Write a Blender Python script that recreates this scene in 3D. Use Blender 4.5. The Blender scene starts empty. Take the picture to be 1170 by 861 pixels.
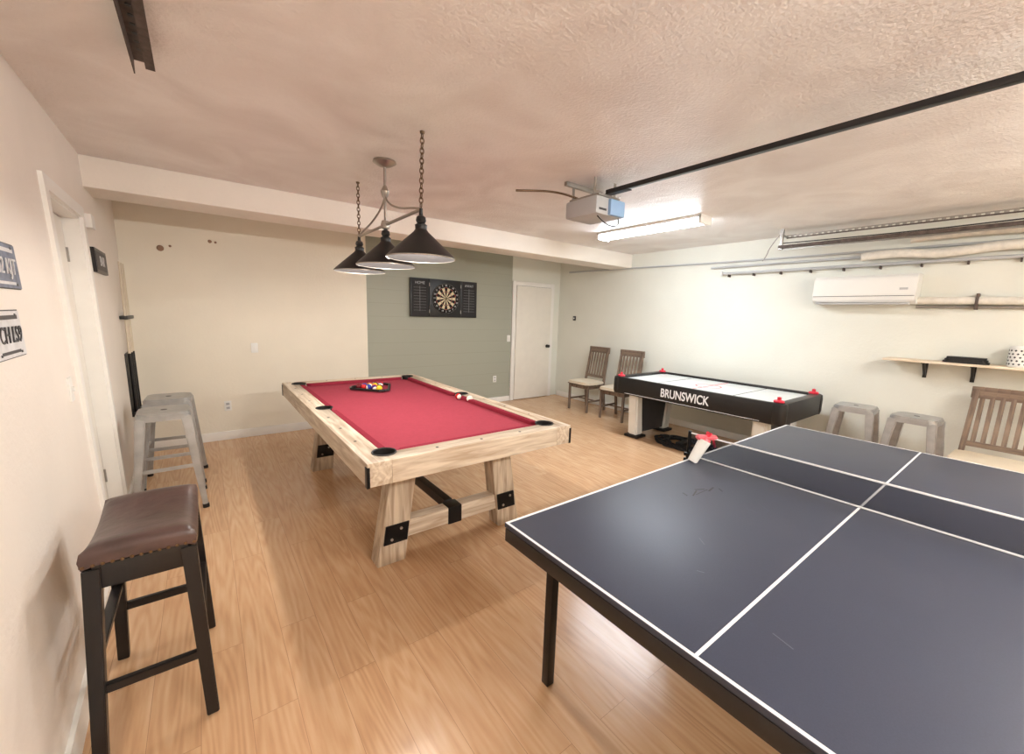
import bpy, bmesh, math, random
from mathutils import Vector, Matrix
random.seed(7)
scene = bpy.context.scene
COL = scene.collection
H = 2.556
XR = 5.55

# ------------------------------------------------------------------ materials
def newmat(name):
    m = bpy.data.materials.new(name); m.use_nodes = True
    nt = m.node_tree
    return m, nt, nt.nodes, nt.links, nt.nodes["Principled BSDF"]

def s2l(c):
    return tuple(((v/255)/12.92 if v/255 <= .04045 else ((v/255+.055)/1.055)**2.4) for v in c)

def mat(name, rgb, rough=.5, metal=0., var=.06, scale=8., bump=0., bscale=60., spec=None, stretch=(1,1,1), coat=0):
    m, nt, N, L, b = newmat(name)
    c = s2l(rgb)
    tc = N.new('ShaderNodeTexCoord'); mp = N.new('ShaderNodeMapping'); mp.inputs['Scale'].default_value = stretch
    L.new(tc.outputs['Object'], mp.inputs['Vector'])
    nz = N.new('ShaderNodeTexNoise'); nz.inputs['Scale'].default_value = scale; nz.inputs['Detail'].default_value = 4
    L.new(mp.outputs['Vector'], nz.inputs['Vector'])
    cr = N.new('ShaderNodeValToRGB')
    cr.color_ramp.elements[0].position = .3; cr.color_ramp.elements[1].position = .7
    cr.color_ramp.elements[0].color = (*[max(0, v*(1-var)) for v in c], 1)
    cr.color_ramp.elements[1].color = (*[min(1, v*(1+var)) for v in c], 1)
    L.new(nz.outputs['Fac'], cr.inputs['Fac']); L.new(cr.outputs['Color'], b.inputs['Base Color'])
    b.inputs['Roughness'].default_value = rough; b.inputs['Metallic'].default_value = metal
    if spec is not None: b.inputs['Specular IOR Level'].default_value = spec
    if coat: b.inputs['Coat Weight'].default_value = coat
    if bump:
        n2 = N.new('ShaderNodeTexNoise'); n2.inputs['Scale'].default_value = bscale; n2.inputs['Detail'].default_value = 5
        L.new(tc.outputs['Object'], n2.inputs['Vector'])
        bp = N.new('ShaderNodeBump'); bp.inputs['Strength'].default_value = bump; bp.inputs['Distance'].default_value = .01
        L.new(n2.outputs['Fac'], bp.inputs['Height']); L.new(bp.outputs['Normal'], b.inputs['Normal'])
    return m

def woodmat(name, dark, light, rough=.5, stretch=(14, 1.2, 14), scale=2.5, coord='Object', bump=.15):
    m, nt, N, L, b = newmat(name)
    tc = N.new('ShaderNodeTexCoord'); mp = N.new('ShaderNodeMapping'); mp.inputs['Scale'].default_value = stretch
    L.new(tc.outputs[coord], mp.inputs['Vector'])
    nz = N.new('ShaderNodeTexNoise'); nz.inputs['Scale'].default_value = scale; nz.inputs['Detail'].default_value = 8
    nz.inputs['Distortion'].default_value = .6
    L.new(mp.outputs['Vector'], nz.inputs['Vector'])
    cr = N.new('ShaderNodeValToRGB')
    cr.color_ramp.elements[0].position = .35; cr.color_ramp.elements[1].position = .62
    cr.color_ramp.elements[0].color = (*s2l(dark), 1); cr.color_ramp.elements[1].color = (*s2l(light), 1)
    L.new(nz.outputs['Fac'], cr.inputs['Fac']); L.new(cr.outputs['Color'], b.inputs['Base Color'])
    b.inputs['Roughness'].default_value = rough
    bp = N.new('ShaderNodeBump'); bp.inputs['Strength'].default_value = bump; bp.inputs['Distance'].default_value = .004
    L.new(nz.outputs['Fac'], bp.inputs['Height']); L.new(bp.outputs['Normal'], b.inputs['Normal'])
    return m

def emis(name, rgb, strength):
    m, nt, N, L, b = newmat(name)
    b.inputs['Base Color'].default_value = (*rgb, 1)
    b.inputs['Emission Color'].default_value = (*rgb, 1)
    b.inputs['Emission Strength'].default_value = strength
    return m

def floor_mat():
    m, nt, N, L, b = newmat("plank_floor")
    tc = N.new('ShaderNodeTexCoord')
    mp = N.new('ShaderNodeMapping'); mp.inputs['Rotation'].default_value = (0, 0, math.radians(90))
    L.new(tc.outputs['Object'], mp.inputs['Vector'])
    br = N.new('ShaderNodeTexBrick')
    br.inputs['Scale'].default_value = 1.0; br.inputs['Brick Width'].default_value = 1.22
    br.inputs['Row Height'].default_value = .155; br.inputs['Mortar Size'].default_value = .0008
    br.inputs['Color1'].default_value = (0, 0, 0, 1); br.inputs['Color2'].default_value = (1, 1, 1, 1)
    br.inputs['Mortar'].default_value = (.5, .5, .5, 1); br.offset = .37
    L.new(mp.outputs['Vector'], br.inputs['Vector'])
    sc = N.new('ShaderNodeMapping'); sc.inputs['Scale'].default_value = (7.5, .66, 1)
    L.new(tc.outputs['Object'], sc.inputs['Vector'])
    sh = N.new('ShaderNodeVectorMath'); sh.operation = 'MULTIPLY_ADD'
    sh.inputs[1].default_value = (9, 13, 5)
    L.new(br.outputs['Color'], sh.inputs[0]); L.new(sc.outputs['Vector'], sh.inputs[2])
    n1 = N.new('ShaderNodeTexNoise'); n1.inputs['Scale'].default_value = .85; n1.inputs['Detail'].default_value = 1.0
    L.new(sh.outputs[0], n1.inputs['Vector'])
    mu = N.new('ShaderNodeMath'); mu.operation = 'MULTIPLY'; mu.inputs[1].default_value = 100
    L.new(n1.outputs['Fac'], mu.inputs[0])
    si = N.new('ShaderNodeMath'); si.operation = 'SINE'; L.new(mu.outputs[0], si.inputs[0])
    n2 = N.new('ShaderNodeTexNoise'); n2.inputs['Scale'].default_value = 7; n2.inputs['Detail'].default_value = 5
    L.new(sh.outputs[0], n2.inputs['Vector'])
    n2s = N.new('ShaderNodeMath'); n2s.operation = 'MULTIPLY_ADD'; n2s.inputs[1].default_value = .36; n2s.inputs[2].default_value = .33
    L.new(n2.outputs['Fac'], n2s.inputs[0])
    a1 = N.new('ShaderNodeMath'); a1.operation = 'MULTIPLY_ADD'; a1.inputs[1].default_value = .05
    L.new(si.outputs[0], a1.inputs[0]); L.new(n2s.outputs[0], a1.inputs[2])
    a2 = N.new('ShaderNodeMath'); a2.operation = 'MULTIPLY_ADD'; a2.inputs[1].default_value = .07
    sepc = N.new('ShaderNodeSeparateColor'); L.new(br.outputs['Color'], sepc.inputs[0])
    L.new(sepc.outputs[0], a2.inputs[0]); L.new(a1.outputs[0], a2.inputs[2])
    cr = N.new('ShaderNodeValToRGB'); e = cr.color_ramp.elements
    e[0].position = .28; e[0].color = (*s2l((174, 132, 96)), 1)
    e[1].position = .80; e[1].color = (*s2l((230, 199, 162)), 1)
    k = e.new(.52); k.color = (*s2l((209, 168, 129)), 1)
    L.new(a2.outputs[0], cr.inputs['Fac'])
    mx = N.new('ShaderNodeMixRGB'); mx.inputs['Color2'].default_value = (*s2l((166, 124, 90)), 1)
    L.new(br.outputs['Fac'], mx.inputs['Fac']); L.new(cr.outputs['Color'], mx.inputs['Color1'])
    L.new(mx.outputs['Color'], b.inputs['Base Color'])
    b.inputs['Roughness'].default_value = .24
    return m

def ceiling_mat():
    m, nt, N, L, b = newmat("textured_ceiling")
    tc = N.new('ShaderNodeTexCoord')
    nz = N.new('ShaderNodeTexNoise'); nz.inputs['Scale'].default_value = 1.6; nz.inputs['Detail'].default_value = 7
    nz.inputs['Distortion'].default_value = 1.0
    L.new(tc.outputs['Object'], nz.inputs['Vector'])
    cr = N.new('ShaderNodeValToRGB'); e = cr.color_ramp.elements
    e[0].position = .34; e[0].color = (*s2l((226, 220, 216)), 1)
    e[1].position = .66; e[1].color = (*s2l((242, 239, 236)), 1)
    L.new(nz.outputs['Fac'], cr.inputs['Fac']); L.new(cr.outputs['Color'], b.inputs['Base Color'])
    n2 = N.new('ShaderNodeTexNoise'); n2.inputs['Scale'].default_value = 60; n2.inputs['Detail'].default_value = 4
    L.new(tc.outputs['Object'], n2.inputs['Vector'])
    n3 = N.new('ShaderNodeTexNoise'); n3.inputs['Scale'].default_value = 5; n3.inputs['Detail'].default_value = 7; n3.inputs['Distortion'].default_value = 1.
    L.new(tc.outputs['Object'], n3.inputs['Vector'])
    ad = N.new('ShaderNodeMath'); ad.operation = 'MULTIPLY_ADD'; ad.inputs[1].default_value = 1.3
    L.new(n3.outputs['Fac'], ad.inputs[0]); L.new(n2.outputs['Fac'], ad.inputs[2])
    bp = N.new('ShaderNodeBump'); bp.inputs['Strength'].default_value = .42; bp.inputs['Distance'].default_value = .012
    L.new(ad.outputs[0], bp.inputs['Height']); L.new(bp.outputs['Normal'], b.inputs['Normal'])
    b.inputs['Roughness'].default_value = .5
    return m

def shiplap_mat():
    m, nt, N, L, b = newmat("sage_shiplap")
    tc = N.new('ShaderNodeTexCoord'); sp = N.new('ShaderNodeSeparateXYZ'); L.new(tc.outputs['Object'], sp.inputs[0])
    mu = N.new('ShaderNodeMath'); mu.operation = 'MULTIPLY'; mu.inputs[1].default_value = 1/.19
    L.new(sp.outputs['Z'], mu.inputs[0])
    fr = N.new('ShaderNodeMath'); fr.operation = 'FRACT'; L.new(mu.outputs[0], fr.inputs[0])
    gt = N.new('ShaderNodeMath'); gt.operation = 'LESS_THAN'; gt.inputs[1].default_value = .03
    L.new(fr.outputs[0], gt.inputs[0])
    mx = N.new('ShaderNodeMixRGB'); mx.inputs['Color1'].default_value = (*s2l((163, 166, 152)), 1)
    mx.inputs['Color2'].default_value = (*s2l((154, 157, 143)), 1)
    L.new(gt.outputs[0], mx.inputs['Fac']); L.new(mx.outputs['Color'], b.inputs['Base Color'])
    b.inputs['Roughness'].default_value = .5
    return m

M = dict(
    wall=mat("painted_wall", (236, 229, 213), .6, var=.025, scale=2, bump=.2, bscale=45),
    wallL=mat("painted_wall_left", (235, 227, 218), .5, var=.03, scale=2, bump=.22, bscale=40),
    wallR=mat("painted_wall_right", (227, 228, 218), .6, var=.025, scale=2, bump=.2, bscale=45),
    white=mat("white_paint", (240, 238, 233), .4, var=.02),
    beam=mat("beam_paint", (237, 230, 221), .5, var=.03, scale=2, bump=.25, bscale=45),
    doorw=mat("door_white", (234, 230, 220), .4, var=.02),
    ceil=ceiling_mat(), floor=floor_mat(), green=shiplap_mat(),
    oak=woodmat("whitewashed_oak", (180, 158, 134), (220, 206, 186), .5),
    oakx=woodmat("whitewashed_oak_cross", (180, 158, 134), (220, 206, 186), .5, stretch=(1.2, 14, 14)),
    oakz=woodmat("whitewashed_oak_upright", (162, 140, 118), (208, 192, 169), .5, stretch=(14, 14, 1.2)),
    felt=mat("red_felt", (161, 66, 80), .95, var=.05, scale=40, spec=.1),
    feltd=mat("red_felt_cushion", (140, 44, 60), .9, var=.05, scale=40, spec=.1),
    black=mat("black_paint", (22, 21, 22), .4, var=.1),
    blackm=mat("black_metal", (26, 26, 28), .35, metal=.6, var=.1),
    rubber=mat("black_leather", (18, 16, 16), .55, var=.2),
    espresso=mat("espresso_wood", (20, 17, 18), .35, var=.25, stretch=(10, 10, 1)),
    leather=mat("brown_leather", (80, 61, 57), .34, var=.28, scale=9, bump=.3, bscale=18),
    brass=mat("nailhead_brass", (120, 95, 70), .35, metal=.9),
    navy=mat("blue_table_top", (56, 61, 77), .42, var=.07, scale=300, spec=.4),
    line=mat("white_line", (235, 236, 238), .5, var=.01),
    steel=mat("galvanized_steel", (174, 174, 173), .36, metal=.5, var=.14, scale=12),
    nickel=mat("brushed_nickel", (170, 162, 154), .3, metal=.85, var=.05),
    chrome=mat("zinc_metal", (160, 156, 150), .4, metal=.7, var=.15),
    bronze=mat("antique_bronze", (104, 84, 64), .45, metal=.6),
    stain=mat("brown_hook", (150, 118, 94), .6, var=.2),
    gwood=woodmat("weathered_brown_wood", (88, 72, 61), (140, 120, 103), .6, stretch=(14, 14, 1.5)),
    cream=mat("cream_upholstery", (226, 214, 192), .85, var=.04, bump=.2, bscale=150),
    plastic=mat("white_plastic", (236, 236, 232), .3, var=.01),
    grayp=mat("gray_plastic", (184, 186, 188), .4, var=.03),
    darkgray=mat("dark_gray", (58, 58, 62), .5, var=.1),
    red=mat("red_plastic", (214, 50, 70), .35, var=.03),
    pink=mat("pink_plastic", (228, 110, 120), .35, var=.03),
    dgreen=mat("dart_green", (34, 92, 60), .8, var=.1), dred=mat("dart_red", (170, 40, 40), .8, var=.1),
    dcream=mat("dart_sisal_cream", (222, 208, 176), .9, var=.06), dblack=mat("dart_sisal_black", (20, 20, 20), .9, var=.1),
    rust=mat("worn_dark_metal", (86, 74, 68), .6, metal=.3, var=.4, scale=30),
    chalk=mat("chalkboard", (40, 40, 42), .8, var=.15),
    chalkline=mat("chalk_lines", (150, 152, 154), .8, var=.1),
    scuff=mat("scuff_gray", (92, 96, 108), .7, var=.2),
    board=woodmat("shelf_wood", (206, 184, 156), (236, 222, 200), .5, stretch=(14, 1, 14)),
    cue=mat("cue_maple", (214, 200, 178), .4, var=.05),
    bluep=mat("blue_lit_lens", (150, 185, 225), .25, var=.02),  # bluish light on the opener's side, put into the colour
    wrap=mat("pipe_wrap", (224, 219, 208), .6, var=.1, scale=20, bump=.5, bscale=30),
    hockey=mat("air_hockey_surface", (226, 230, 229), .3, var=.01),
    plate=mat("license_plate_white", (212, 212, 214), .4, var=.1, scale=20),
    plated=mat("license_plate_blue_gray", (112, 120, 138), .5, var=.4, scale=25),
    liner=mat("shade_liner_dark", (34, 32, 32), .6, var=.05),
)
M['tube'] = emis("lit_diffuser_cool", (.86, .93, 1.0), 62)
M['fill_tube'] = emis("fill_tube_glow", (1.0, .97, .93), 185)  # glow for the added fill tubes behind the camera
M['bulb'] = emis("lit_bulb", (1.0, .9, .8), 6)

# ------------------------------------------------------------------ helpers
def group(name, loc=(0, 0, 0), rz=0.):
    e = bpy.data.objects.new(name, None); e.empty_display_size = .1
    e.location = loc; e.rotation_euler = (0, 0, rz); COL.objects.link(e); return e

def obj(name, me, parent, loc=(0, 0, 0), rot=(0, 0, 0), m=None, smooth=None):
    o = bpy.data.objects.new(name, me); COL.objects.link(o)
    if parent: o.parent = parent
    o.location = loc; o.rotation_euler = rot
    if m is not None:
        for mm in (m if isinstance(m, (list, tuple)) else [m]): me.materials.append(mm)
    if smooth is not None:
        for p in me.polygons: p.use_smooth = True
        me.set_sharp_from_angle(angle=math.radians(smooth))
    return o

def bm2me(bm, name):
    bmesh.ops.recalc_face_normals(bm, faces=bm.faces[:])
    me = bpy.data.meshes.new(name); bm.to_mesh(me); bm.free(); return me

def box(p, name, c, s, m, bev=.004, rot=(0, 0, 0)):
    bm = bmesh.new(); bmesh.ops.create_cube(bm, size=1)
    bmesh.ops.scale(bm, vec=s, verts=bm.verts[:])
    if bev: bmesh.ops.bevel(bm, geom=bm.edges[:], offset=min(bev, min(s)*.45), segments=2, affect='EDGES', profile=.6)
    return obj(name, bm2me(bm, name), p, c, rot, m, 40 if bev else None)

def bx(p, name, x0, x1, y0, y1, z0, z1, m, bev=.004):
    return box(p, name, ((x0+x1)/2, (y0+y1)/2, (z0+z1)/2), (abs(x1-x0), abs(y1-y0), abs(z1-z0)), m, bev)

def beam(p, name, a, b, w, d, m, bev=.003, w2=None, d2=None):
    a = Vector(a); b = Vector(b); dv = b-a; ln = dv.length
    bm = bmesh.new(); bmesh.ops.create_cube(bm, size=1)
    for v in bm.verts:
        top = v.co.z > 0
        ww = (w2 if (w2 and top) else w); dd = (d2 if (d2 and top) else d)
        v.co = Vector((v.co.x*ww, v.co.y*dd, v.co.z*ln))
    if bev: bmesh.ops.bevel(bm, geom=bm.edges[:], offset=bev, segments=2, affect='EDGES')
    me = bm2me(bm, name)
    z = dv.normalized(); x = Vector((1, 0, 0))
    if abs(z.dot(x)) > .9: x = Vector((0, 1, 0))
    y = z.cross(x).normalized(); x = y.cross(z)
    R = Matrix((x, y, z)).transposed()
    return obj(name, me, p, (a+b)/2, R.to_euler(), m, 40)

def cyl(p, name, a, b, r, m, r2=None, seg=24, caps=True):
    a = Vector(a); b = Vector(b); dv = b-a
    bm = bmesh.new()
    bmesh.ops.create_cone(bm, cap_ends=caps, segments=seg, radius1=r, radius2=r if r2 is None else r2, depth=dv.length)
    me = bm2me(bm, name)
    q = Vector((0, 0, 1)).rotation_difference(dv.normalized())
    return obj(name, me, p, (a+b)/2, q.to_euler(), m, 40)

def lathe(p, name, prof, loc, m, seg=40, rot=(0, 0, 0)):
    bm = bmesh.new(); rings = []
    for r, z in prof:
        if r < 1e-5: rings.append([bm.verts.new((0, 0, z))])
        else: rings.append([bm.verts.new((r*math.cos(2*math.pi*i/seg), r*math.sin(2*math.pi*i/seg), z)) for i in range(seg)])
    for A, B in zip(rings, rings[1:]):
        for i in range(seg):
            j = (i+1) % seg
            if len(A) == 1 and len(B) == 1: continue
            if len(A) == 1: bm.faces.new((A[0], B[i], B[j]))
            elif len(B) == 1: bm.faces.new((A[i], A[j], B[0]))
            else: bm.faces.new((A[i], A[j], B[j], B[i]))
    return obj(name, bm2me(bm, name), p, loc, rot, m, 35)

def prism(p, name, pts, z0, z1, m, plane='XY', bev=.0, loc=(0, 0, 0)):
    bm = bmesh.new()
    def mk(u, v, w):
        return {'XY': (u, v, w), 'XZ': (u, w, v), 'YZ': (w, u, v)}[plane]
    A = [bm.verts.new(mk(u, v, z0)) for u, v in pts]; B = [bm.verts.new(mk(u, v, z1)) for u, v in pts]
    bm.faces.new(A); bm.faces.new(B[::-1]); n = len(pts)
    for i in range(n): bm.faces.new((A[i], A[(i+1) % n], B[(i+1) % n], B[i]))
    if bev: bmesh.ops.bevel(bm, geom=bm.edges[:], offset=bev, segments=2, affect='EDGES')
    return obj(name, bm2me(bm, name), p, loc, (0, 0, 0), m, 40 if bev else None)

def tube(p, name, pts, r, m, cyclic=False, smooth=True, res=6):
    cu = bpy.data.curves.new(name, 'CURVE'); cu.dimensions = '3D'; cu.bevel_depth = r; cu.bevel_resolution = 3
    cu.resolution_u = res; cu.use_fill_caps = True
    sp = cu.splines.new('NURBS' if smooth else 'POLY'); sp.points.add(len(pts)-1)
    for q, c in zip(sp.points, pts): q.co = (*c, 1)
    if smooth: sp.order_u = 3; sp.use_endpoint_u = not cyclic
    sp.use_cyclic_u = cyclic
    t = bpy.data.objects.new(name+"_c", cu); COL.objects.link(t)
    dg = bpy.context.evaluated_depsgraph_get()
    me = bpy.data.meshes.new_from_object(t.evaluated_get(dg)); bpy.data.objects.remove(t)
    me.materials.clear()
    return obj(name, me, p, (0, 0, 0), (0, 0, 0), m, 50)

def text(p, name, body, size, loc, rot, m, ext=.001, bold=.0, sx=1.):
    cu = bpy.data.curves.new(name, 'FONT'); cu.body = body; cu.size = size; cu.extrude = ext; cu.offset = bold
    cu.align_x = 'CENTER'; cu.align_y = 'CENTER'
    t = bpy.data.objects.new(name+"_c", cu); COL.objects.link(t)
    dg = bpy.context.evaluated_depsgraph_get()
    me = bpy.data.meshes.new_from_object(t.evaluated_get(dg)); bpy.data.objects.remove(t)
    me.materials.clear()
    for v in me.vertices: v.co.x *= sx
    return obj(name, me, p, loc, rot, m)

def rrect(w, d, r, n=5):
    pts = []
    for cx, cy, a0 in ((w/2-r, d/2-r, 0), (-w/2+r, d/2-r, 90), (-w/2+r, -d/2+r, 180), (w/2-r, -d/2+r, 270)):
        for i in range(n+1):
            a = math.radians(a0+90*i/n); pts.append((cx+r*math.cos(a), cy+r*math.sin(a)))
    return pts

def boolcut(o, cutters):
    bpy.context.view_layer.update()
    for c in cutters:
        md = o.modifiers.new('b', 'BOOLEAN'); md.operation = 'DIFFERENCE'; md.object = c; md.solver = 'EXACT'
    dg = bpy.context.evaluated_depsgraph_get()
    me = bpy.data.meshes.new_from_object(o.evaluated_get(dg))
    o.modifiers.clear(); o.data = me

# ------------------------------------------------------------------ left wall surface (slightly out of plumb)
def wx(y, z):
    b = -.375-.041*y; t = -.563-.0115*y
    k = max(0, min(1, z/H)); return b*(1-k)+t*k

def wallslab(p, name, y0, y1, z0, z1, d0, d1, m, ny=1, nz=1):
    bm = bmesh.new()
    g = {}
    for k, d in enumerate((d0, d1)):
        for i in range(ny+1):
            for j in range(nz+1):
                y = y0+(y1-y0)*i/ny; z = z0+(z1-z0)*j/nz
                g[k, i, j] = bm.verts.new((wx(y, z)+d, y, z))
    for k in (0, 1):
        for i in range(ny):
            for j in range(nz):
                bm.faces.new((g[k, i, j], g[k, i+1, j], g[k, i+1, j+1], g[k, i, j+1]))
    for i in range(ny):
        for j in (0, nz): bm.faces.new((g[0, i, j], g[0, i+1, j], g[1, i+1, j], g[1, i, j]))
    for j in range(nz):
        for i in (0, ny): bm.faces.new((g[0, i, j], g[0, i, j+1], g[1, i, j+1], g[1, i, j]))
    return obj(name, bm2me(bm, name), p, m=m)

YN = -2.6
DY0, DY1, DZ = 3.08, 3.90, 2.09
wl = group("wall_left")
wallslab(wl, "near_section", YN, DY0, 0, H, -.2, 0, M['wallL'], 8, 4)
wallslab(wl, "far_section", DY1, 5.68, 0, H, -.2, 0, M['wallL'], 4, 4)
wallslab(wl, "over_door_section", DY0, DY1, DZ, H, -.2, 0, M['wallL'], 1, 1)

# shell
bx(None, "floor", -1.0, XR+.2, YN-.2, 6.05, -.1, 0, M['floor'], 0)
bx(None, "ceiling", -1.0, XR+.2, YN-.2, 6.05, H, H+.1, M['ceil'], 0)
bx(None, "wall_right", XR, XR+.15, YN, 6.05, 0, H, M['wallR'], 0)
wb = group("wall_back")
bx(wb, "cream_section", -.95, 1.80, 5.68, 6.05, 0, H, M['wall'], 0)
bx(wb, "door_section", 1.80, XR, 5.86, 6.05, 0, H, M['wallR'], 0)
bx(None, "wall_accent", 1.80, 4.38, 5.835, 5.86, 0, H, M['green'], 0)
bx(None, "wall_front", -1.0, XR, YN-.15, YN, 0, H, M['wall'], 0)
bx(None, "ceiling_beam", wx(4.4, 2.4)-.02, XR, 4.22, 4.62, 2.345, H, M['beam'], .006)
bl = group("baseboard_left")
wallslab(bl, "near_board", YN, DY0-.07, 0, .1, 0, .016, M['white'], 6)
wallslab(bl, "far_board", DY1+.07, 5.66, 0, .1, 0, .016, M['white'], 3)
bb = group("baseboard_back")
bx(bb, "cream_board", -.6, 1.80, 5.664, 5.68, 0, .1, M['white'], .003)
bx(bb, "accent_board", 1.80, 4.38, 5.82, 5.835, 0, .09, M['white'], .003)
bx(None, "baseboard_right", XR-.015, XR, YN, 5.8, 0, .09, M['white'], .003)

# left door
d = group("door_1")
wallslab(d, "slab", DY0+.02, DY1-.02, .01, DZ-.02, -.12, -.08, M['doorw'])
wallslab(d, "casing_near", DY0-.07, DY0, 0, DZ+.07, 0, .018, M['white'])
wallslab(d, "casing_far", DY1, DY1+.07, 0, DZ+.07, 0, .018, M['white'])
wallslab(d, "casing_top", DY0, DY1, DZ, DZ+.07, 0, .018, M['white'])
wallslab(d, "jamb_near", DY0, DY0+.015, 0, DZ, -.15, 0, M['white'])
wallslab(d, "jamb_far", DY1-.015, DY1, 0, DZ, -.15, 0, M['white'])
wallslab(d, "jamb_top", DY0, DY1, DZ-.015, DZ, -.15, 0, M['white'])
for zz in (.3, 1.8):
    wallslab(d, "hinge", DY1-.03, DY1-.017, zz, zz+.09, -.082, -.07, M['chrome'])
lathe(d, "knob", [(0, 0), (.012, 0), (.012, .03), (.027, .04), (.027, .055), (0, .065)], (wx(3.15, .95)-.08, 3.16, .95), M['nickel'], 20, (0, math.radians(90), 0))

# back door
d = group("door_2")
bx(d, "slab", 4.47, 5.29, 5.80, 5.84, .01, 2.06, M['doorw'], .004)
bx(d, "casing_left", 4.39, 4.465, 5.815, 5.86, 0, 2.14, M['white'], .004)
bx(d, "casing_right", 5.295, 5.37, 5.815, 5.86, 0, 2.14, M['white'], .004)
bx(d, "casing_top", 4.465, 5.295, 5.815, 5.86, 2.065, 2.14, M['white'], .004)
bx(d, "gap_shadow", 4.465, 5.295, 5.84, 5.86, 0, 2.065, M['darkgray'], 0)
lathe(d, "knob", [(0, 0), (.03, 0), (.03, .008), (.012, .012), (.012, .035), (.028, .045), (.028, .06), (0, .07)], (5.22, 5.80, .98), M['black'], 20, (math.radians(90), 0, 0))

# ------------------------------------------------------------------ pool table
PX, PY, PL, PW, PT = 1.287, 3.245, 2.65, 1.39, .81
pt = group("pool_table", (PX, PY, 0))
hx, hy = PW/2, PL/2
rw, ah = .125, .125
pk = [(sx*(hx-rw-.005), sy*(hy-rw-.005), .060) for sx in (-1, 1) for sy in (-1, 1)] + [(sx*(hx-rw+.025), 0, .056) for sx in (-1, 1)]
cutters = [cyl(pt, "cut", (x, y, .70), (x, y, .9), r, M['black'], seg=32) for x, y, r in pk]
rl = [bx(pt, "rail_left", -hx, -hx+rw, -hy+.0, hy, PT-ah, PT, M['oak'], .004),
      bx(pt, "rail_right", hx-rw, hx, -hy, hy, PT-ah, PT, M['oak'], .004),
      bx(pt, "rail_near", -hx+rw, hx-rw, -hy, -hy+rw, PT-ah, PT, M['oakx'], .004),
      bx(pt, "rail_far", -hx+rw, hx-rw, hy-rw, hy, PT-ah, PT, M['oakx'], .004),
      bx(pt, "cloth_bed", -hx+rw, hx-rw, -hy+rw, hy-rw, .75, .778, M['felt'], 0)]
for o in rl: boolcut(o, cutters)
for c in cutters: bpy.data.objects.remove(c)
for i, (x, y, r) in enumerate(pk):
    lathe(pt, f"pocket_{i+1}", [(0, .70), (r-.01, .705), (r-.004, .74), (r-.004, PT+.001), (r+.0, PT+.005), (r+.004, PT+.005), (r+.006, PT+.0005)], (x, y, 0), M['rubber'], 32)
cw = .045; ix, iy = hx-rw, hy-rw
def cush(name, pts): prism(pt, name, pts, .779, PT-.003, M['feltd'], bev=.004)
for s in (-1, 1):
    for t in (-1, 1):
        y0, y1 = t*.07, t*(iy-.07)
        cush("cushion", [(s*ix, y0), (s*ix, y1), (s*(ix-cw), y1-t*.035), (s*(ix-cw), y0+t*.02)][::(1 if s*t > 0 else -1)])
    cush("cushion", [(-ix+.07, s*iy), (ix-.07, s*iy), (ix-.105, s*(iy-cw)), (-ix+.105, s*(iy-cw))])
for s in (-1, 1):
    for k in (-3, -2, -1, 1, 2, 3):
        cyl(pt, "sight", (s*(hx-rw*.45), k*hy*.235, PT-.001), (s*(hx-rw*.45), k*hy*.235, PT+.0008), .009, M['black'], seg=12)
    for k in (-1, 0, 1):
        cyl(pt, "sight", (k*hx*.42, s*(hy-rw*.45), PT-.001), (k*hx*.42, s*(hy-rw*.45), PT+.0008), .009, M['black'], seg=12)
for sx in (-1, 1):
    for sy in (-1, 1):
        bx(pt, "corner_strap", sx*hx-.004 if sx < 0 else hx-.012, sx*hx+.012 if sx < 0 else hx+.004, sy*hy-.004 if sy < 0 else hy-.03, sy*hy+.03 if sy < 0 else hy+.004, PT-ah-.002, PT-.02, M['blackm'], .002)
bx(pt, "slate_frame", -hx+.06, hx-.06, -hy+.06, hy-.06, .665, .75, M['oakx'], .004)
bx(pt, "sub_apron", -hx+.2, hx-.2, -hy+.28, hy-.28, .60, .665, M['oak'], .004)
for sy in (-1, 1):
    yc = sy*.91; T = .06
    for s in (-1, 1):
        pts = [(s*.54, 0), (s*.36, 0), (s*.27, .665), (s*.43, .665)]
        prism(pt, "trestle_leg", pts, yc-T, yc+T, M['oakz'], 'XZ', .004)
        prism(pt, "iron_bracket", [(s*.50, .135), (s*.35, .135), (s*.335, .255), (s*.485, .255)], yc-T-.008, yc+T+.008, M['blackm'], 'XZ', .002)
        for q in (-.03, .03):
            cyl(pt, "bolt", (s*.42+q, yc-T-.014, .195+q), (s*.42+q, yc-T-.006, .195+q), .009, M['chrome'], seg=8)
    bx(pt, "cross_beam", -.40, .40, yc-.045, yc+.045, .14, .25, M['oakx'], .005)
    bx(pt, "center_bracket", -.05, .05, yc-.052, yc+.052, .135, .255, M['blackm'], .003)
bx(pt, "long_stretcher", -.03, .03, -.86, .86, .2, .265, M['espresso'], .004)
# balls
BC = [(250, 210, 60), (40, 60, 150), (190, 40, 40), (80, 40, 110), (230, 110, 40), (30, 100, 60), (110, 30, 40), (20, 20, 20)]
bm_ = [mat(f"ball_{i}", c, .08, var=.0) for i, c in enumerate(BC)]; bw = mat("ball_white", (240, 236, 225), .08, var=0)
def ball(p, name, loc, r, m, m2=None):
    bm = bmesh.new(); bmesh.ops.create_uvsphere(bm, u_segments=20, v_segments=14, radius=r)
    o = obj(name, bm2me(bm, name), p, loc, (random.random()*3, random.random()*3, 0), [m, m2 or m], 80)
    if m2:
        for f in o.data.polygons:
            if abs(f.center.z) > r*.6: f.material_index = 1
    return o
R = .0285
rk = group("billiard_ball_rack", (1.31, 3.98, .778), math.radians(8))
n = 0
for row in range(5):
    for c in range(row+1):
        x = (c-row/2)*2*R*1.0; y = -.115+row*R*1.732
        ball(rk, f"ball_{n+1}", (x, y, R), R, bm_[(n*3) % 8], bw if n % 2 else None); n += 1
ap = []
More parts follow.
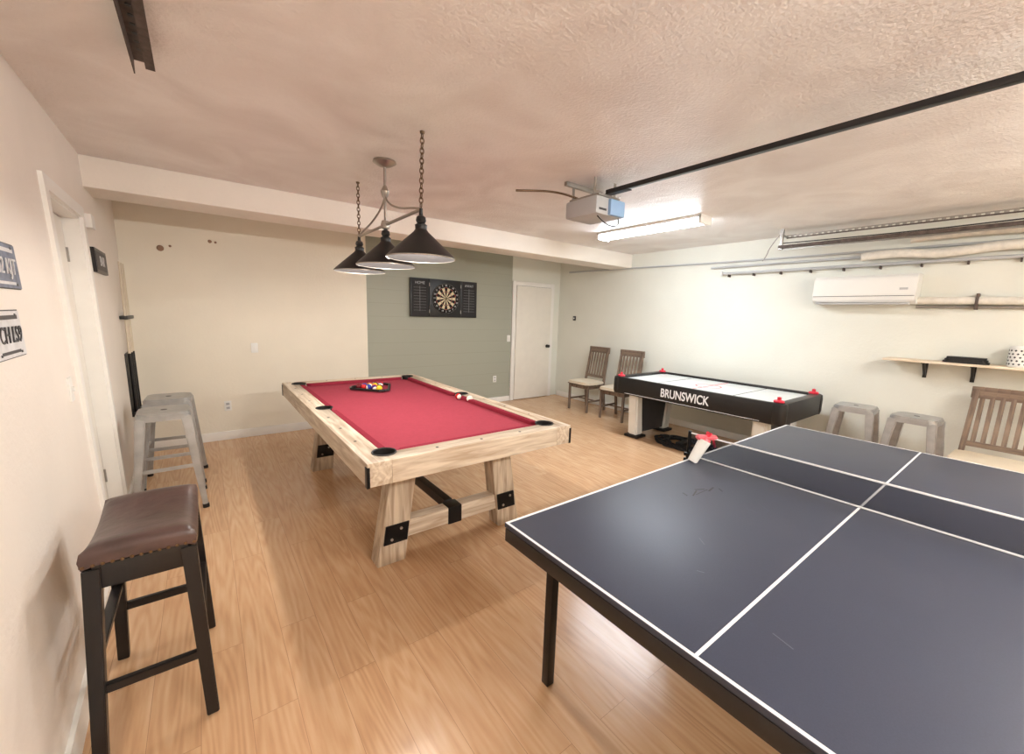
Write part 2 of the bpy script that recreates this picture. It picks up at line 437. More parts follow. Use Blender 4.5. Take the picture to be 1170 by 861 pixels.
for ang, rr in ((-90, .215), (30, .215), (150, .215)):
    for da in (-14, 0, 14):
        a = math.radians(ang+da); k = 1 if da == 0 else .97
        ap.append((rr*k*math.cos(a), rr*k*math.sin(a), .02))
for i in range(9):
    cyl(rk, "frame", ap[i], ap[(i+1) % 9], .013, M['black'], seg=10)
ball(None, "cue_ball", (1.835, 3.02, .778+R), R, bw)
ball(None, "billiard_ball", (1.80, 3.16, .778+R), R, bm_[2], bw)

# ------------------------------------------------------------------ table tennis table
TX, TY = 2.246, .4075
tt = group("table_tennis_table", (TX, TY, 0))
for s in (-1, 1):
    x0, x1 = (.004, 1.37) if s > 0 else (-1.37, -.004)
    bx(tt, "top_half", x0, x1, -.7625, .7625, .742, .76, M['navy'], .002)
    bx(tt, "apron_end", s*1.36-.012, s*1.36+.012-.008*(s > 0), -.755, .755, .69, .742, M['black'], .002)
    for t in (-1, 1):
        bx(tt, "apron_side", min(s*.03, s*1.35), max(s*.03, s*1.35), t*.745-.012, t*.745+.012, .69, .742, M['black'], .002)
        bx(tt, "side_line", min(s*.004, s*1.368), max(s*.004, s*1.368), t*.755-.006, t*.755+.006, .7601, .7607, M['line'], 0)
        for lx in (1.17, .22):
            bx(tt, "leg", s*lx-.019, s*lx+.019, t*.69-.019, t*.69+.019, .0 if lx > 1 else .06, .742, M['blackm'], .004)
            if lx < 1: lathe(tt, "caster", [(0, -.012), (.03, -.012), (.03, .012), (0, .012)], (s*lx, t*.69, .031), M['rubber'], 20, (math.radians(90), 0, 0))
        beam(tt, "leg_brace", (s*1.17, t*.66, .60), (s*1.0, t*.66, .735), .022, .012, M['blackm'])
        beam(tt, "lower_brace", (s*.22, t*.69, .25), (s*.55, t*.69, .735), .022, .012, M['blackm'])
    bx(tt, "end_line", s*1.363-.005, s*1.363+.005, -.7615, .7615, .7602, .7608, M['line'], 0)
    bx(tt, "center_line", min(s*.004, s*1.368), max(s*.004, s*1.368), -.0045, .0045, .7601, .7607, M['line'], 0)
    bx(tt, "leg_crossbar", s*1.17-.012, s*1.17+.012, -.68, .68, .655, .685, M['blackm'], .003)
    bx(tt, "leg_crossbar_low", s*.22-.012, s*.22+.012, -.68, .68, .20, .23, M['blackm'], .003)
def net_mat():
    m, nt, N, L, b = newmat("net_mesh")
    b.inputs['Alpha'].default_value = .34; b.inputs['Base Color'].default_value = (*s2l((34, 38, 54)), 1); b.inputs['Roughness'].default_value = .8
    return m
bx(tt, "net_mesh", -.001, .001, -.80, .80, .765, .900, net_mat(), 0)
bx(tt, "net_tape", -.003, .003, -.80, .80, .893, .901, M['line'], .001)
bx(tt, "net_lower_tape", -.003, .003, -.80, .80, .7608, .768, M['line'], .001)
for t in (-1, 1):
    cyl(tt, "net_post", (0, t*.80, .70), (0, t*.80, .908), .010, M['blackm'])
    bx(tt, "net_clamp", -.03, .03, t*.775-.035, t*.775+.035, .7605, .78, M['blackm'], .004)
    bx(tt, "net_clamp_screw", -.012, .012, t*.80-.02, t*.80+.02, .68, .742, M['blackm'], .004)
# chunky white net-post clamp with a pink lever
A = Vector((-.085, .725, .762)); B = Vector((-.035, .690, .885))
dv = (B-A).normalized()
cyl(tt, "clamp_body", A, B, .026, M['plastic'], .034, 20)
cyl(tt, "clamp_collar", B-dv*.004, B+dv*.014, .030, M['pink'], .026, 20)
beam(tt, "clamp_lever", B+dv*.012+Vector((-.045, .035, .008)), B+dv*.02+Vector((.045, -.035, .0)), .036, .026, M['pink'], .008)
cyl(tt, "clamp_knob", B+dv*.025, B+dv*.052, .013, M['red'], .017, 14)
beam(tt, "clamp_trigger", B+Vector((.035, -.027, .018)), B+Vector((.045, -.036, -.04)), .012, .012, M['red'], .003)
for q in ((-.04, .0, .3, .07, .007), (.02, .01, -.5, .05, .007), (.07, -.02, .15, .06, .008), (.10, -.05, .9, .035, .006), (-.09, .02, 1.2, .03, .006), (.0, -.012, .0, .10, .004)):
    box(tt, "worn_mark", (-.44+q[0], .49+q[1], .7604), (q[3], q[4], .0006), M['black'], 0, (0, 0, q[2]))
for k in range(9):
    box(tt, "scuff", (-1.2+random.random()*1.1, -.3+random.random()*.95, .7602), (.02+random.random()*.05, .003, .0003), M['scuff'], 0, (0, 0, random.random()*3))

# ------------------------------------------------------------------ air hockey
ah_ = group("air_hockey_table", (4.81, 2.415, 0))
W2, L2 = .54, 1.0
prism(ah_, "cabinet", rrect(2*W2-.03, 2*L2-.03, .06), .60, .765, M['black'])
for s in (-1, 1):
    bx(ah_, "side_rail", s*W2-.045*(s > 0), s*W2+.045*(s < 0), -L2+.05, L2-.05, .585, .80, M['black'], .012)
    bx(ah_, "end_rail", -W2+.03, W2-.03, s*L2-.09*(s > 0), s*L2+.09*(s < 0), .585, .80, M['black'], .015)
    for t in (-1, 1):
        lathe(ah_, "corner_cap", [(0, .80), (.05, .80), (.065, .79), (.07, .75), (.07, .62), (.06, .585), (0, .585)], (s*(W2-.06), t*(L2-.06), 0), M['black'], 28)
        lathe(ah_, "mallet", [(0, 0), (.045, 0), (.047, .012), (.038, .02), (.018, .022), (.016, .04), (.019, .048), (0, .054)], (s*(W2-.075), t*(L2-.075), .801), M['red'], 24)
bx(ah_, "playfield", -W2+.045, W2-.045, -L2+.09, L2-.09, .765, .772, M['hockey'], 0)
bx(ah_, "center_stripe", -W2+.05, W2-.05, -.008, .008, .772, .7726, M['red'], 0)
for s in (-1, 1):
    bx(ah_, "zone_stripe", -W2+.05, W2-.05, s*.45-.006, s*.45+.006, .772, .7726, M['darkgray'], 0)
    bx(ah_, "goal_slot", -.17, .17, s*(L2-.088)-.004, s*(L2-.088)+.004, .773, .79, M['darkgray'], 0)
lathe(ah_, "center_ring", [(.13, .7722), (.145, .7722), (.145, .7728), (.13, .7728), (.13, .7722)], (0, 0, 0), M['red'], 40)
text(ah_, "side_lettering", "BRUNSWICK", .14, (-W2-.001, .0, .69), (math.radians(90), 0, math.radians(-90)), M['line'], .001, .0025, .72)
bx(ah_, "side_trim_stripe", -W2-.002, -W2+.002, -.8, .8, .60, .604, M['line'], 0)
for t in (-1, 1):
    yc = t*.76
    for s in (-1, 1):
        pts = [(s*.31-.075, .03), (s*.31+.075, .03), (s*.36+.06, .60), (s*.36-.06, .60)]
        prism(ah_, "leg_column", pts, yc-.07, yc+.07, M['plastic'], 'XZ', .02)
        bx(ah_, "leg_foot", s*.31-.10, s*.31+.10, yc-.10, yc+.10, 0, .035, M['black'], .01)
    prism(ah_, "leg_panel", [(-.27, .06), (.27, .06), (.33, .60), (-.33, .60)], yc-.045, yc+.045, M['darkgray'], 'XZ', .005)
bx(ah_, "blower_housing", -.16, .16, -.2, .12, .50, .60, M['black'], .01)

cb = group("coiled_power_cable", (4.72, 2.60, 0))
pts = []
for i in range(80):
    a = i*.62; r = .2+.09*math.sin(i*1.7)
    pts.append((r*math.cos(a)*1.1, r*math.sin(a)*1.5, .012+.006*(i % 5)))
tube(cb, "cable", pts, .011, M['rubber'])
bx(cb, "plug_block", -.12, .12, -.05, .05, 0, .05, M['black'], .01)

# ------------------------------------------------------------------ stools
def metal_stool(x, y, rz=0., h=.76):
    g = group("metal_stool", (x, y, 0), rz)
    prism(g, "seat", rrect(.30, .30, .05), h-.018, h, M['steel'], bev=.006)
    prism(g, "seat_skirt", rrect(.315, .315, .055), h-.055, h-.012, M['steel'], bev=.004)
    cyl(g, "seat_hole", (0, 0, h-.002), (0, 0, h+.0012), .02, M['darkgray'])
    for sx in (-1, 1):
        for sy in (-1, 1):
            top = (sx*.128, sy*.128, h-.03); bot = (sx*.20, sy*.20, .015)
            beam(g, "leg", bot, top, .034, .034, M['steel'], .008, .062, .062)
            cyl(g, "foot", (sx*.2015, sy*.2015, 0), (sx*.20, sy*.20, .03), .022, M['rubber'], seg=14)
    for s in (-1, 1):
        bx(g, "brace", -.16, .16, s*.165-.004, s*.165+.004, .326, .354, M['steel'], .002)
        bx(g, "brace", s*.165-.004, s*.165+.004, -.16, .16, .326, .354, M['steel'], .002)
    return g
metal_stool(-.28, 3.98, .03)
metal_stool(-.28, 4.56, -.04)
metal_stool(5.16, 1.09, .05)
metal_stool(5.08, .64, -.06)

st = group("saddle_bar_stool", (-.222, 2.02, 0))
def seat_mesh():
    bm = bmesh.new(); nx, ny = 14, 18; a, b = .148, .235
    def top(u, v):
        edge = max(abs(u), abs(v)); rd = 1-max(0, (edge-.75)/.25)**2
        return .708+.036*v*v+.02*rd + .012*math.sqrt(max(0, 1-u*u))
    grid = [[bm.verts.new((a*(-1+2*i/nx), b*(-1+2*j/ny), top(-1+2*i/nx, -1+2*j/ny))) for j in range(ny+1)] for i in range(nx+1)]
    for i in range(nx):
        for j in range(ny): bm.faces.new((grid[i][j], grid[i+1][j], grid[i+1][j+1], grid[i][j+1]))
    bd = [grid[i][0] for i in range(nx+1)]+[grid[nx][j] for j in range(1, ny+1)]+[grid[i][ny] for i in range(nx-1, -1, -1)]+[grid[0][j] for j in range(ny-1, 0, -1)]
    mid = [bm.verts.new((v.co.x*1.035, v.co.y*1.025, v.co.z-.025)) for v in bd]
    lo = [bm.verts.new((v.co.x*1.0, v.co.y*1.0, v.co.z-.058)) for v in bd]
    n = len(bd)
    for A, B in ((bd, mid), (mid, lo)):
        for i in range(n): bm.faces.new((A[i], A[(i+1) % n], B[(i+1) % n], B[i]))
    bm.faces.new(lo)
    return bm2me(bm, "seat")
obj("seat", seat_mesh(), st, m=M['leather'], smooth=70)
for k in range(19):
    v = -1+2*k/18
    for s in (-1, 1):
        lathe(st, "nailhead", [(0, .004), (.005, .002), (.006, 0)], (s*.1495, v*.230, .708+.036*v*v-.047), M['brass'], 8, (0, s*math.radians(90), 0))
for k in range(13):
    u = -1+2*k/12
    for s in (-1, 1):
        lathe(st, "nailhead", [(0, .004), (.005, .002), (.006, 0)], (u*.143, s*.2365, .698), M['brass'], 8, (-s*math.radians(90), 0, 0))
bx(st, "apron_left", -.138, -.118, -.21, .21, .605, .665, M['espresso'], .003)
bx(st, "apron_right", .118, .138, -.21, .21, .605, .665, M['espresso'], .003)
bx(st, "apron_near", -.125, .125, -.225, -.205, .605, .69, M['espresso'], .003)
bx(st, "apron_far", -.125, .125, .205, .225, .605, .69, M['espresso'], .003)
for sx in (-1, 1):
    for sy in (-1, 1):
        beam(st, "leg", (sx*.155, sy*.262, 0), (sx*.126, sy*.21, .68), .038, .038, M['espresso'], .003, .046, .046)
for sy in (-1, 1): beam(st, "end_rung", (-.145, sy*.242, .25), (.145, sy*.242, .25), .022, .034, M['espresso'])
for sx in (-1, 1): beam(st, "side_rung", (sx*.141, -.235, .36), (sx*.141, .235, .36), .034, .022, M['espresso'])

# ------------------------------------------------------------------ chairs
def chair(x, y, rz):
    g = group("slat_back_chair", (x, y, 0), rz)
    for s in (-1, 1):
        beam(g, "front_leg", (s*.20, -.19, 0), (s*.20, -.19, .44), .034, .034, M['gwood'])
        beam(g, "rear_leg", (s*.20, .24, 0), (s*.20, .18, .45), .036, .036, M['gwood'])
        beam(g, "back_stile", (s*.20, .18, .44), (s*.185, .275, 1.03), .036, .034, M['gwood'])
        beam(g, "side_apron", (s*.20, -.19, .41), (s*.20, .18, .41), .022, .05, M['gwood'])
        beam(g, "side_stretcher", (s*.20, -.19, .18), (s*.20, .22, .18), .02, .026, M['gwood'])
    bx(g, "front_apron", -.19, .19, -.20, -.18, .385, .435, M['gwood'], .003)
    bx(g, "cross_stretcher", -.19, .19, .0, .02, .17, .19, M['gwood'], .003)
    prism(g, "seat_frame", [(-.235, -.22), (.235, -.22), (.225, .20), (-.225, .20)], .436, .455, M['gwood'], bev=.005)
    prism(g, "seat_pad", rrect(.46, .42, .05), .455, .495, M['cream'], bev=.012, loc=(0, -.02, 0))
    seg = 6
    for i in range(seg):
        u0, u1 = -1+2*i/seg, -1+2*(i+1)/seg
        f = lambda u: (u*.215, .275+.02*(1-u*u), 1.005)
        beam(g, "top_rail", Vector(f(u0)), Vector(f(u1)), .024, .10, M['gwood'], .002)
    beam(g, "lower_rail", (-.19, .205, .56), (.19, .205, .56), .022, .045, M['gwood'])
    for i in range(6):
        u = -.145+.29*i/5
        beam(g, "slat", (u, .205, .56), (u, .287, .98), .03, .010, M['gwood'], .002)
    return g
chair(5.10, 4.62, math.radians(-90))
chair(5.08, 3.92, math.radians(-86))
chair(5.08, .16, math.radians(-92))

# ------------------------------------------------------------------ pendant light
LX = 1.06; LY = (2.32, 2.90, 3.50); ZR = 1.862
pl = group("billiard_pendant_light", (LX, 2.90, 0))
lathe(pl, "canopy", [(0, H), (.075, H-.001), (.078, H-.012), (.05, H-.03), (.014, H-.042), (0, H-.042)], (0, 0, 0), M['nickel'])
cyl(pl, "stem", (0, 0, 2.14), (0, 0, H-.03), .009, M['nickel'])
lathe(pl, "stem_collar", [(.009, 2.40), (.03, 2.36), (.022, 2.33), (.009, 2.31)], (0, 0, 0), M['nickel'])
lathe(pl, "hub", [(0, 2.175), (.025, 2.165), (.032, 2.14), (.025, 2.115), (0, 2.105)], (0, 0, 0), M['nickel'])
y0, y1 = LY[0]-2.9, LY[2]-2.9
tube(pl, "crossbar", [(0, y0, 2.14), (0, y1, 2.14)], .010, M['nickel'], smooth=False)
for s, ye in ((-1, y0), (1, y1)):
    tube(pl, "brace_arm", [(0, 0, 2.33), (0, s*.05, 2.27), (0, ye*.45, 2.20), (0, ye*.8, 2.17), (0, ye, 2.145)], .007, M['nickel'])
    ce = s*.60
    a = Vector((0, ye, 2.15)); b = Vector((0, ce, H-.01)); nl = 15
    for i in range(nl):
        c = a.lerp(b, (i+.5)/nl); ln = (b-a).length/nl
        pts = []
        for k in range(12):
            t = 2*math.pi*k/12
            w, hh = .011*math.cos(t), ln*.66*math.sin(t)
            pts.append((c.x+(w if i % 2 else 0), c.y+(0 if i % 2 else w)+(b.y-a.y)/nl*.66*math.sin(t)*.5, c.z+hh))
        tube(pl, "chain_link", pts, .0034, M['bronze'], cyclic=True, res=2)
    lathe(pl, "ceiling_hook", [(0, H), (.014, H-.001), (.012, H-.012), (0, H-.016)], (0, ce, 0), M['bronze'], 16)
for i, y in enumerate(LY):
    yy = y-2.9
    lathe(pl, f"shade_{i+1}", [(.198, ZR), (.200, ZR+.006), (.185, ZR+.022), (.10, ZR+.100), (.045, ZR+.150), (.034, ZR+.165), (.034, ZR+.185)], (0, yy, 0), M['black'])
    lathe(pl, f"shade_liner_{i+1}", [(.194, ZR+.001), (.18, ZR+.018), (.096, ZR+.094), (.04, ZR+.145), (.0, ZR+.15)], (0, yy, 0), M['liner'])
    lathe(pl, f"shade_rim_{i+1}", [(.196, ZR-.002), (.201, ZR-.001), (.202, ZR+.004), (.197, ZR+.005), (.196, ZR-.002)], (0, yy, 0), M['nickel'])
    lathe(pl, f"socket_{i+1}", [(.034, ZR+.18), (.036, ZR+.19), (.022, ZR+.2), (.03, ZR+.215), (.026, ZR+.235), (.012, ZR+.245), (.01, 2.145)], (0, yy, 0), M['black'], 24)
    lathe(pl, f"bulb_{i+1}", [(0, ZR+.03), (.025, ZR+.04), (.032, ZR+.065), (.022, ZR+.10), (.014, ZR+.125), (.014, ZR+.145)], (0, yy, 0), M['bulb'], 20)
    ld = bpy.data.lights.new("bulb_light", 'POINT'); ld.energy = 22; ld.color = (1, .94, .86); ld.shadow_soft_size = .03
    lo = bpy.data.objects.new(f"bulb_light_{i+1}", ld); COL.objects.link(lo); lo.parent = pl; lo.location = (0, yy, ZR+.004)

# ------------------------------------------------------------------ fluorescent fixture, added fill tubes
def fluor(x, y, ln, m, alongx=False):
    g = group("fluorescent_ceiling_light", (x, y, 0), math.radians(90) if alongx else 0)
    bx(g, "housing", -.10, .10, -ln/2, ln/2, H-.03, H, M['white'], .004)
    pts = [(.092*math.cos(math.pi*k/10), H-.028-.055*math.sin(math.pi*k/10)) for k in range(11)]
    prism(g, "diffuser", pts, -ln/2+.03, ln/2-.03, m, 'XZ')
    for s in (-1, 1):
        bx(g, "end_cap", -.10, .10, s*ln/2-.03*(s > 0), s*ln/2+.03*(s < 0), H-.086, H-.002, M['white'], .006)
    return g
fluor(3.95, 2.82, 1.30, M['tube'])
def fill_light(x, y, ln=1.22):  # added lamp, unseen behind the camera, to brighten the ceiling
    g = group("added_fill_light", (x, y, 0))
    for s in (-1, 1):
        cyl(g, "hanger_wire", (s*.5, 0, 2.34), (s*.5, 0, H), .002, M['chrome'], seg=6)
        bx(g, "tube_socket", s*(ln/2+.01)-.012, s*(ln/2+.01)+.012, -.03, .03, 2.26, 2.34, M['white'], .004)
    bx(g, "slim_spine", -ln/2, ln/2, -.012, .012, 2.325, 2.34, M['white'], .002)
    cyl(g, "tube", (-ln/2, 0, 2.29), (ln/2, 0, 2.29), .025, M['fill_tube'], seg=16)
fill_light(1.2, -1.2)
fill_light(3.5, -1.2)

# ------------------------------------------------------------------ garage door opener
go = group("garage_door_opener", (2.46, 2.24, 0))
bx(go, "motor_housing", -.13, .16, -.12, .20, 2.30, 2.43, M['grayp'], .02)
bx(go, "housing_top_plate", -.11, .13, -.12, .18, 2.43, 2.445, M['chrome'], .003)
bx(go, "light_lens", .0, .165, -.145, -.11, 2.305, 2.42, M['bluep'], .012)
bx(go, "side_lens", .13, .172, -.12, .14, 2.305, 2.42, M['bluep'], .012)
bx(go, "vent_slots", -.10, -.02, -.122, -.118, 2.33, 2.345, M['darkgray'], 0)
for s in (-1, 1):
    for t in (-.08, .14):
        bx(go, "hanger_strap", s*.11-.012, s*.11+.012, t-.002, t+.002, 2.44, H, M['chrome'], 0)
bx(go, "ceiling_angle_bracket", -.2, .2, .12, .15, H-.03, H, M['chrome'], .002)
bx(go, "drive_rail", -.018, .018, -4.5, -.10, 2.452, 2.482, M['black'], .003)
bx(go, "rail_coupling", -.03, .03, -.3, -.08, 2.445, 2.452, M['black'], .002)
tube(go, "antenna_wire", [(-.06, -.06, 2.31), (-.04, -.11, 2.25), (.04, -.14, 2.22), (.12, -.14, 2.25), (.14, -.10, 2.31)], .004, M['rubber'])
tube(go, "power_cord", [(-.05, .1, 2.44), (-.15, .16, 2.475), (-.25, .25, 2.50), (-.4, .32, 2.49), (-.5, .36, 2.48)], .008, M['bronze'])
tube(go, "conduit_cord", [(.14, .0, 2.43), (.3, .05, 2.52), (.4, .1, 2.55)], .005, M['chrome'])

# garage door tracks along right wall
gt = group("garage_door_track")
bx(gt, "perforated_angle", 5.20, 5.24, -2.4, 1.92, 2.50, 2.504, M['chrome'], 0)
for i in range(86):
    yy = -2.35+i*.05
    bx(gt, "angle_web", 5.20, 5.203, yy, yy+.028, 2.480, 2.50, M['chrome'], 0)
bx(gt, "angle_web_edge", 5.20, 5.203, -2.4, 1.92, 2.468, 2.481, M['rust'], 0)
bx(gt, "horizontal_track", 5.08, 5.12, -2.4, 1.95, 2.355, 2.385, M['rust'], .004)
bx(gt, "track_lip", 5.12, 5.135, -2.4, 1.95, 2.34, 2.355, M['chrome'], .002)
for yy in (1.93, -.6):
    bx(gt, "drop_strut", 5.09, 5.12, yy-.015, yy+.015, 2.34, H, M['chrome'], 0)
    bx(gt, "drop_strut_tie", 5.09, 5.24, yy-.01, yy+.01, 2.485, 2.5, M['chrome'], 0)
tube(gt, "release_cable", [(5.1, 1.95, 2.50), (5.12, 2.05, 2.38), (5.2, 2.1, 2.3), (5.35, 2.2, 2.27)], .005, M['chrome'])
tube(gt, "torsion_cable", [(5.3, 2.0, 2.44), (5.3, 1.0, 2.42), (5.3, 0, 2.44), (5.3, -2.4, 2.44)], .006, M['black'])

cp = group("wall_conduit")
tube(cp, "upper_conduit", [(XR-.02, 5.6, 2.36), (XR-.02, 4.0, 2.34), (XR-.02, 2.2, 2.30), (XR-.02, -2.4, 2.30)], .012, M['grayp'])
tube(cp, "middle_conduit", [(XR-.03, 2.9, 2.25), (XR-.03, -2.4, 2.25)], .013, M['grayp'], smooth=False)
tube(cp, "lower_rod", [(XR-.045, 2.72, 2.165), (XR-.045, -2.4, 2.165)], .017, M['grayp'], smooth=False)
tube(cp, "wrapped_hose", [(XR-.08, 1.3-.26*i, 2.245+.026*math.sin(i*2.1)) for i in range(14)], .042, M['wrap'])
tube(cp, "upper_wrapped_hose", [(XR-.07, .95-.3*i, 2.375+.018*math.sin(i*1.3)) for i in range(11)], .030, M['wrap'])
for i in range(16):
    yy = 2.65-i*.3
    bx(cp, "clip", XR-.062, XR-.0, yy-.006, yy+.006, 2.12, 2.15, M['rust'], .002)
lathe(cp, "rod_end", [(0, -.012), (.03, -.01), (.03, .01), (0, .012)], (XR-.045, 2.74, 2.165), M['plastic'], 20, (math.radians(90), 0, 0))
rp = group("refrigerant_line")
tube(rp, "insulated_pipe", [(XR-.05, .84, 1.80), (XR-.05, .4, 1.80), (XR-.055, 0, 1.79), (XR-.05, -2.4, 1.80)], .036, M['wrap'])
tube(rp, "drain_pipe", [(XR-.03, .84, 1.745), (XR-.03, -2.4, 1.735)], .014, M['chrome'], smooth=False)
for yy in (.45, -.05):
    bx(rp, "pipe_clamp", XR-.092, XR, yy-.01, yy+.01, 1.72, 1.86, M['rust'], .003)

# mini split AC
ac = group("wall_air_conditioner")
A0, A1 = .83, 1.65
prof = [(XR, 1.77), (XR-.12, 1.765), (XR-.19, 1.80), (XR-.205, 1.86), (XR-.20, 2.02), (XR-.17, 2.05), (XR, 2.055)]
prism(ac, "casing", prof, A0, A1, M['plastic'], 'XZ', .006)
bx(ac, "air_outlet", XR-.185, XR-.10, A0+.04, A1-.04, 1.764, 1.782, M['grayp'], .004)
bx(ac, "louver", XR-.198, XR-.12, A0+.05, A1-.05, 1.785, 1.789, M['white'], .001)
bx(ac, "panel_seam", XR-.2065, XR-.19, A0+.01, A1-.01, 1.842, 1.846, M['darkgray'], 0)
bx(ac, "display", XR-.2055, XR-.19, A0+.06, A0+.12, 1.90, 1.92, M['grayp'], 0)

# shelf
sh = group("wall_shelf")
bx(sh, "board", XR-.25, XR, -.6, .98, 1.225, 1.245, M['board'], .003)
for yy in (.70, .39, -.3):
    bx(sh, "bracket_wall_leg", XR-.008, XR-.0, yy-.014, yy+.014, 1.07, 1.225, M['black'], .001)
    bx(sh, "bracket_arm", XR-.20, XR, yy-.014, yy+.014, 1.215, 1.225, M['black'], .001)
    beam(sh, "bracket_strut", (XR-.006, yy, 1.09), (XR-.16, yy, 1.218), .012, .02, M['black'], .001)
fb = group("folded_black_cloth", (XR-.13, .44, 1.245))
for k in range(3):
    prism(fb, f"fold_{k+1}", rrect(.16-.01*k, .28-.02*k, .03), .0+.018*k, .0+.018*(k+1), M['rubber'], bev=.006)
jr = group("white_lattice_canister", (XR-.13, .14, 1.245))
lathe(jr, "body", [(0, 0), (.06, 0), (.068, .01), (.068, .16), (.055, .175), (0, .175)], (0, 0, 0), M['plastic'])
for k in range(5):
    for q in range(14):
        a = 2*math.pi*(q+.5*(k % 2))/14
        box(jr, "lattice_hole", (.0675*math.cos(a), .0675*math.sin(a), .025+.028*k), (.004, .012, .012), M['darkgray'], 0, (math.radians(45), 0, a))

# ------------------------------------------------------------------ dartboard cabinet
dc = group("dartboard_cabinet", (3.045, 5.834, 1.765))
bx(dc, "back_case", -.27, .27, -.055, 0, -.285, .285, M['black'], .004)
for s in (-1, 1):
    x0 = .275 if s > 0 else -.575
    bx(dc, "wing_door", x0, x0+.30, -.05, -.02, -.285, .285, M['black'], .004)
    bx(dc, "chalk_panel", x0+.025, x0+.275, -.053, -.049, -.26, .26, M['chalk'], 0)
    for k in range(9):
        bx(dc, "score_line", x0+.05, x0+.25, -.0545, -.053, -.19+k*.042, -.187+k*.042, M['chalkline'], 0)
    bx(dc, "score_divider", x0+.148, x0+.152, -.0545, -.053, -.2, .17, M['chalkline'], 0)
    text(dc, "score_heading", "HOME" if s < 0 else "AWAY", .055, (x0+.15, -.055, .215), (math.radians(90), 0, 0), M['grayp'], .0005, .0)
    for zz in (-.2, .2): cyl(dc, "hinge", (s*.272, -.058, zz-.025), (s*.272, -.058, zz+.025), .006, M['chrome'], seg=10)
bm = bmesh.new(); rads = [0, .0064, .016, .099, .107, .162, .170, .226]; nseg = 60
vs = [[bm.verts.new((max(r, 1e-4)*math.sin(2*math.pi*(k-1.5)/nseg), -.075, max(r, 1e-4)*math.cos(2*math.pi*(k-1.5)/nseg))) for k in range(nseg)] for r in rads]
for ri in range(len(rads)-1):
    for k in range(nseg):
        f = bm.faces.new((vs[ri][k], vs[ri][(k+1) % nseg], vs[ri+1][(k+1) % nseg], vs[ri+1][k]))
        s = (k//3) % 2
        f.material_index = {0: 3, 1: 2, 2: (0 if s == 0 else 1), 3: (3 if s == 0 else 2), 4: (0 if s == 0 else 1), 5: (3 if s == 0 else 2), 6: 0}[ri]
me = bpy.data.meshes.new("board_face"); bm.to_mesh(me); bm.free()
obj("board_face", me, dc, m=[M['dblack'], M['dcream'], M['dgreen'], M['dred']])
lathe(dc, "board_body", [(0, 0), (.226, 0), (.226, .019), (0, .019)], (0, -.055, 0), M['dblack'], 60, (math.radians(90), 0, 0))
for i, nmb in enumerate([20, 1, 18, 4, 13, 6, 10, 15, 2, 17, 3, 19, 7, 16, 8, 11, 14, 9, 12, 5]):
    a = 2*math.pi*i/20
    text(dc, "number", str(nmb), .036, (.198*math.sin(a), -.077, .198*math.cos(a)), (math.radians(90), 0, 0), M['line'], .0005)
for r in (.107, .170, .226):
    tube(dc, "wire_ring", [(r*math.sin(2*math.pi*k/40), -.0765, r*math.cos(2*math.pi*k/40)) for k in range(40)], .0012, M['chrome'], cyclic=True, res=2)

# ------------------------------------------------------------------ outlets, switches
def plate_y(name, x, y, z, outlet=True, m='plastic'):
    g = group(name, (x, y, z))
    bx(g, "cover", -.035, .035, -.007, 0, -.057, .057, M[m], .003)
    if outlet:
        for s in (-1, 1):
            bx(g, "socket", -.017, .017, -.009, -.006, s*.024-.014, s*.024+.014, M['grayp'], .002)
            for q in (-.006, .006): bx(g, "slot", q-.001, q+.001, -.0095, -.008, s*.024-.004, s*.024+.006, M['darkgray'], 0)
    else:
        bx(g, "toggle", -.005, .005, -.016, -.006, -.01, .012, M['white'], .002)
plate_y("wall_outlet", .17, 5.68, .40)
plate_y("light_switch", .47, 5.68, 1.07, False)
plate_y("wall_outlet", 4.05, 5.835, .42)
plate_y("light_switch", 4.33, 5.835, 1.13, False)
g = group("wall_keypad", (XR, 5.42, 1.52)); bx(g, "body", -.02, 0, -.03, .03, -.04, .04, M['darkgray'], .004); bx(g, "button", -.024, -.02, -.012, .012, -.012, .012, M['plastic'], .002)
for i, (x, z, r) in enumerate(((-.30, 2.12, .03), (-.22, 2.15, .012), (.12, 2.24, .018), (.17, 2.235, .012))):
    lathe(None, "wall_hook", [(0, .0), (r, 0), (r*.9, .004), (r*.4, .007), (r*.35, .012), (r*.6, .015), (0, .018)], (x, 5.68, z), M['stain'], 20, (math.radians(90), 0, 0))

# left wall items
g = group("light_switch.002"); wallslab(g, "cover", 2.80, 2.87, 1.07, 1.185, 0, .007, M['plastic']); wallslab(g, "toggle", 2.83, 2.84, 1.118, 1.14, .007, .018, M['white'])
def lplate(y0, z0, name, body, mb, mt):
    g = group(name); y1, z1 = y0+.31, z0+.155
    wallslab(g, "rim", y0-.004, y1+.004, z0-.004, z1+.004, .001, .004, M['darkgray'])
    wallslab(g, "plate", y0, y1, z0, z1, .004, .007, mb)
    wallslab(g, "top_band", y0+.03, y1-.03, z1-.028, z1-.014, .007, .008, mt)
    wallslab(g, "bottom_band", y0+.06, y1-.06, z0+.012, z0+.022, .007, .008, mt)
    for yy in (y0+.05, y1-.05):
        for zz in (z0+.013, z1-.013): wallslab(g, "bolt_hole", yy-.006, yy+.006, zz-.004, zz+.004, .0075, .009, M['darkgray'])
    text(g, "lettering", body, .080, (wx(y0+.155, z0+.075)+.010, y0+.155, z0+.073), (math.radians(90), 0, math.radians(90)), mt, .0015, .0, .80)
lplate(2.07, 1.59, "license_plate", "402 KJT", M['plated'], M['plate'])
lplate(1.96, 1.355, "license_plate", "7CH LS9", M['plate'], M['darkgray'])
g = group("framed_wall_sign"); wallslab(g, "frame", 4.12, 4.62, 1.76, 1.93, 0, .022, M['espresso']); wallslab(g, "panel", 4.14, 4.60, 1.78, 1.91, .022, .024, M['darkgray'])
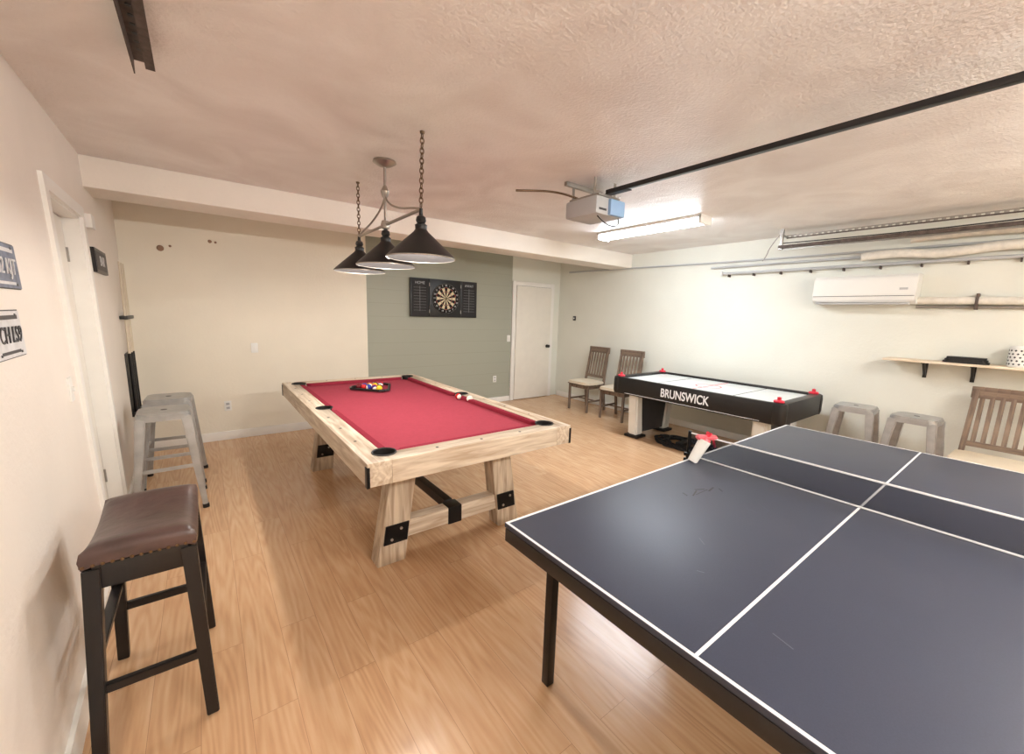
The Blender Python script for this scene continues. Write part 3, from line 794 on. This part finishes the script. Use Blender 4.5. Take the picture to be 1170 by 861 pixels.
text(g, "lettering", "BAR", .10, (wx(4.37, 1.845)+.026, 4.37, 1.845), (math.radians(90), 0, math.radians(90)), M['plate'], .001)
g = group("door_chime_box"); wallslab(g, "case", 4.05, 4.17, 2.05, 2.14, 0, .04, M['plastic'])
g = group("cue_stick_rack")
xw = wx(5.35, 1)
bx(g, "lower_rail", xw, xw+.07, 5.15, 5.55, .48, .52, M['espresso'], .004)
bx(g, "lower_back", xw, xw+.015, 5.15, 5.55, .48, 1.08, M['black'], .003)
bx(g, "upper_clip_rail", xw-.01, xw+.06, 5.15, 5.55, 1.40, 1.43, M['black'], .004)
for k in range(3):
    yy = 5.22+k*.13
    cyl(g, f"cue_{k+1}", (xw+.04, yy, .52), (xw+.035, yy, 1.08), .014, M['espresso'], .011, 14)
    cyl(g, f"cue_shaft_{k+1}", (xw+.035, yy, 1.08), (xw+.03, yy, 1.92), .011, M['cue'], .006, 14)

g = group("perforated_ceiling_bracket")
beam(g, "angle_top", (-.13, 1.85, H-.012), (-.13, 2.42, H-.02), .055, .004, M['rust'], 0)
beam(g, "angle_side", (-.155, 1.85, H-.04), (-.155, 2.42, H-.045), .004, .06, M['rust'], 0)
beam(g, "second_strip", (-.10, 1.8, H-.03), (-.10, 2.34, H-.075), .03, .004, M['rust'], 0)
for k in range(9):
    cyl(g, "slot", (-.13, 1.9+k*.06, H-.018), (-.13, 1.9+k*.06, H-.021), .008, M['black'], seg=10)

# ------------------------------------------------------------------ camera, world, colour
Xc = Vector((.7985, -.6013, .0304)).normalized()
Bk = Vector((-.5983, -.7869, .1512)).normalized()
Up = Bk.cross(Xc).normalized(); Xc = Up.cross(Bk).normalized()
cam = bpy.data.cameras.new("camera"); cam.sensor_width = 36; cam.sensor_fit = 'HORIZONTAL'; cam.lens = 464.6/1170*36
cam.clip_start = .02
co = bpy.data.objects.new("camera", cam); COL.objects.link(co)
Mt = Matrix((Xc, Up, Bk)).transposed().to_4x4(); Mt.translation = (0, 0, 1.55); co.matrix_world = Mt
scene.camera = co
w = bpy.data.worlds.new("world"); scene.world = w; w.use_nodes = True
w.node_tree.nodes['Background'].inputs[0].default_value = (.8, .85, 1, 1); w.node_tree.nodes['Background'].inputs[1].default_value = .3
scene.view_settings.view_transform = 'Standard'
scene.view_settings.exposure = 0.12
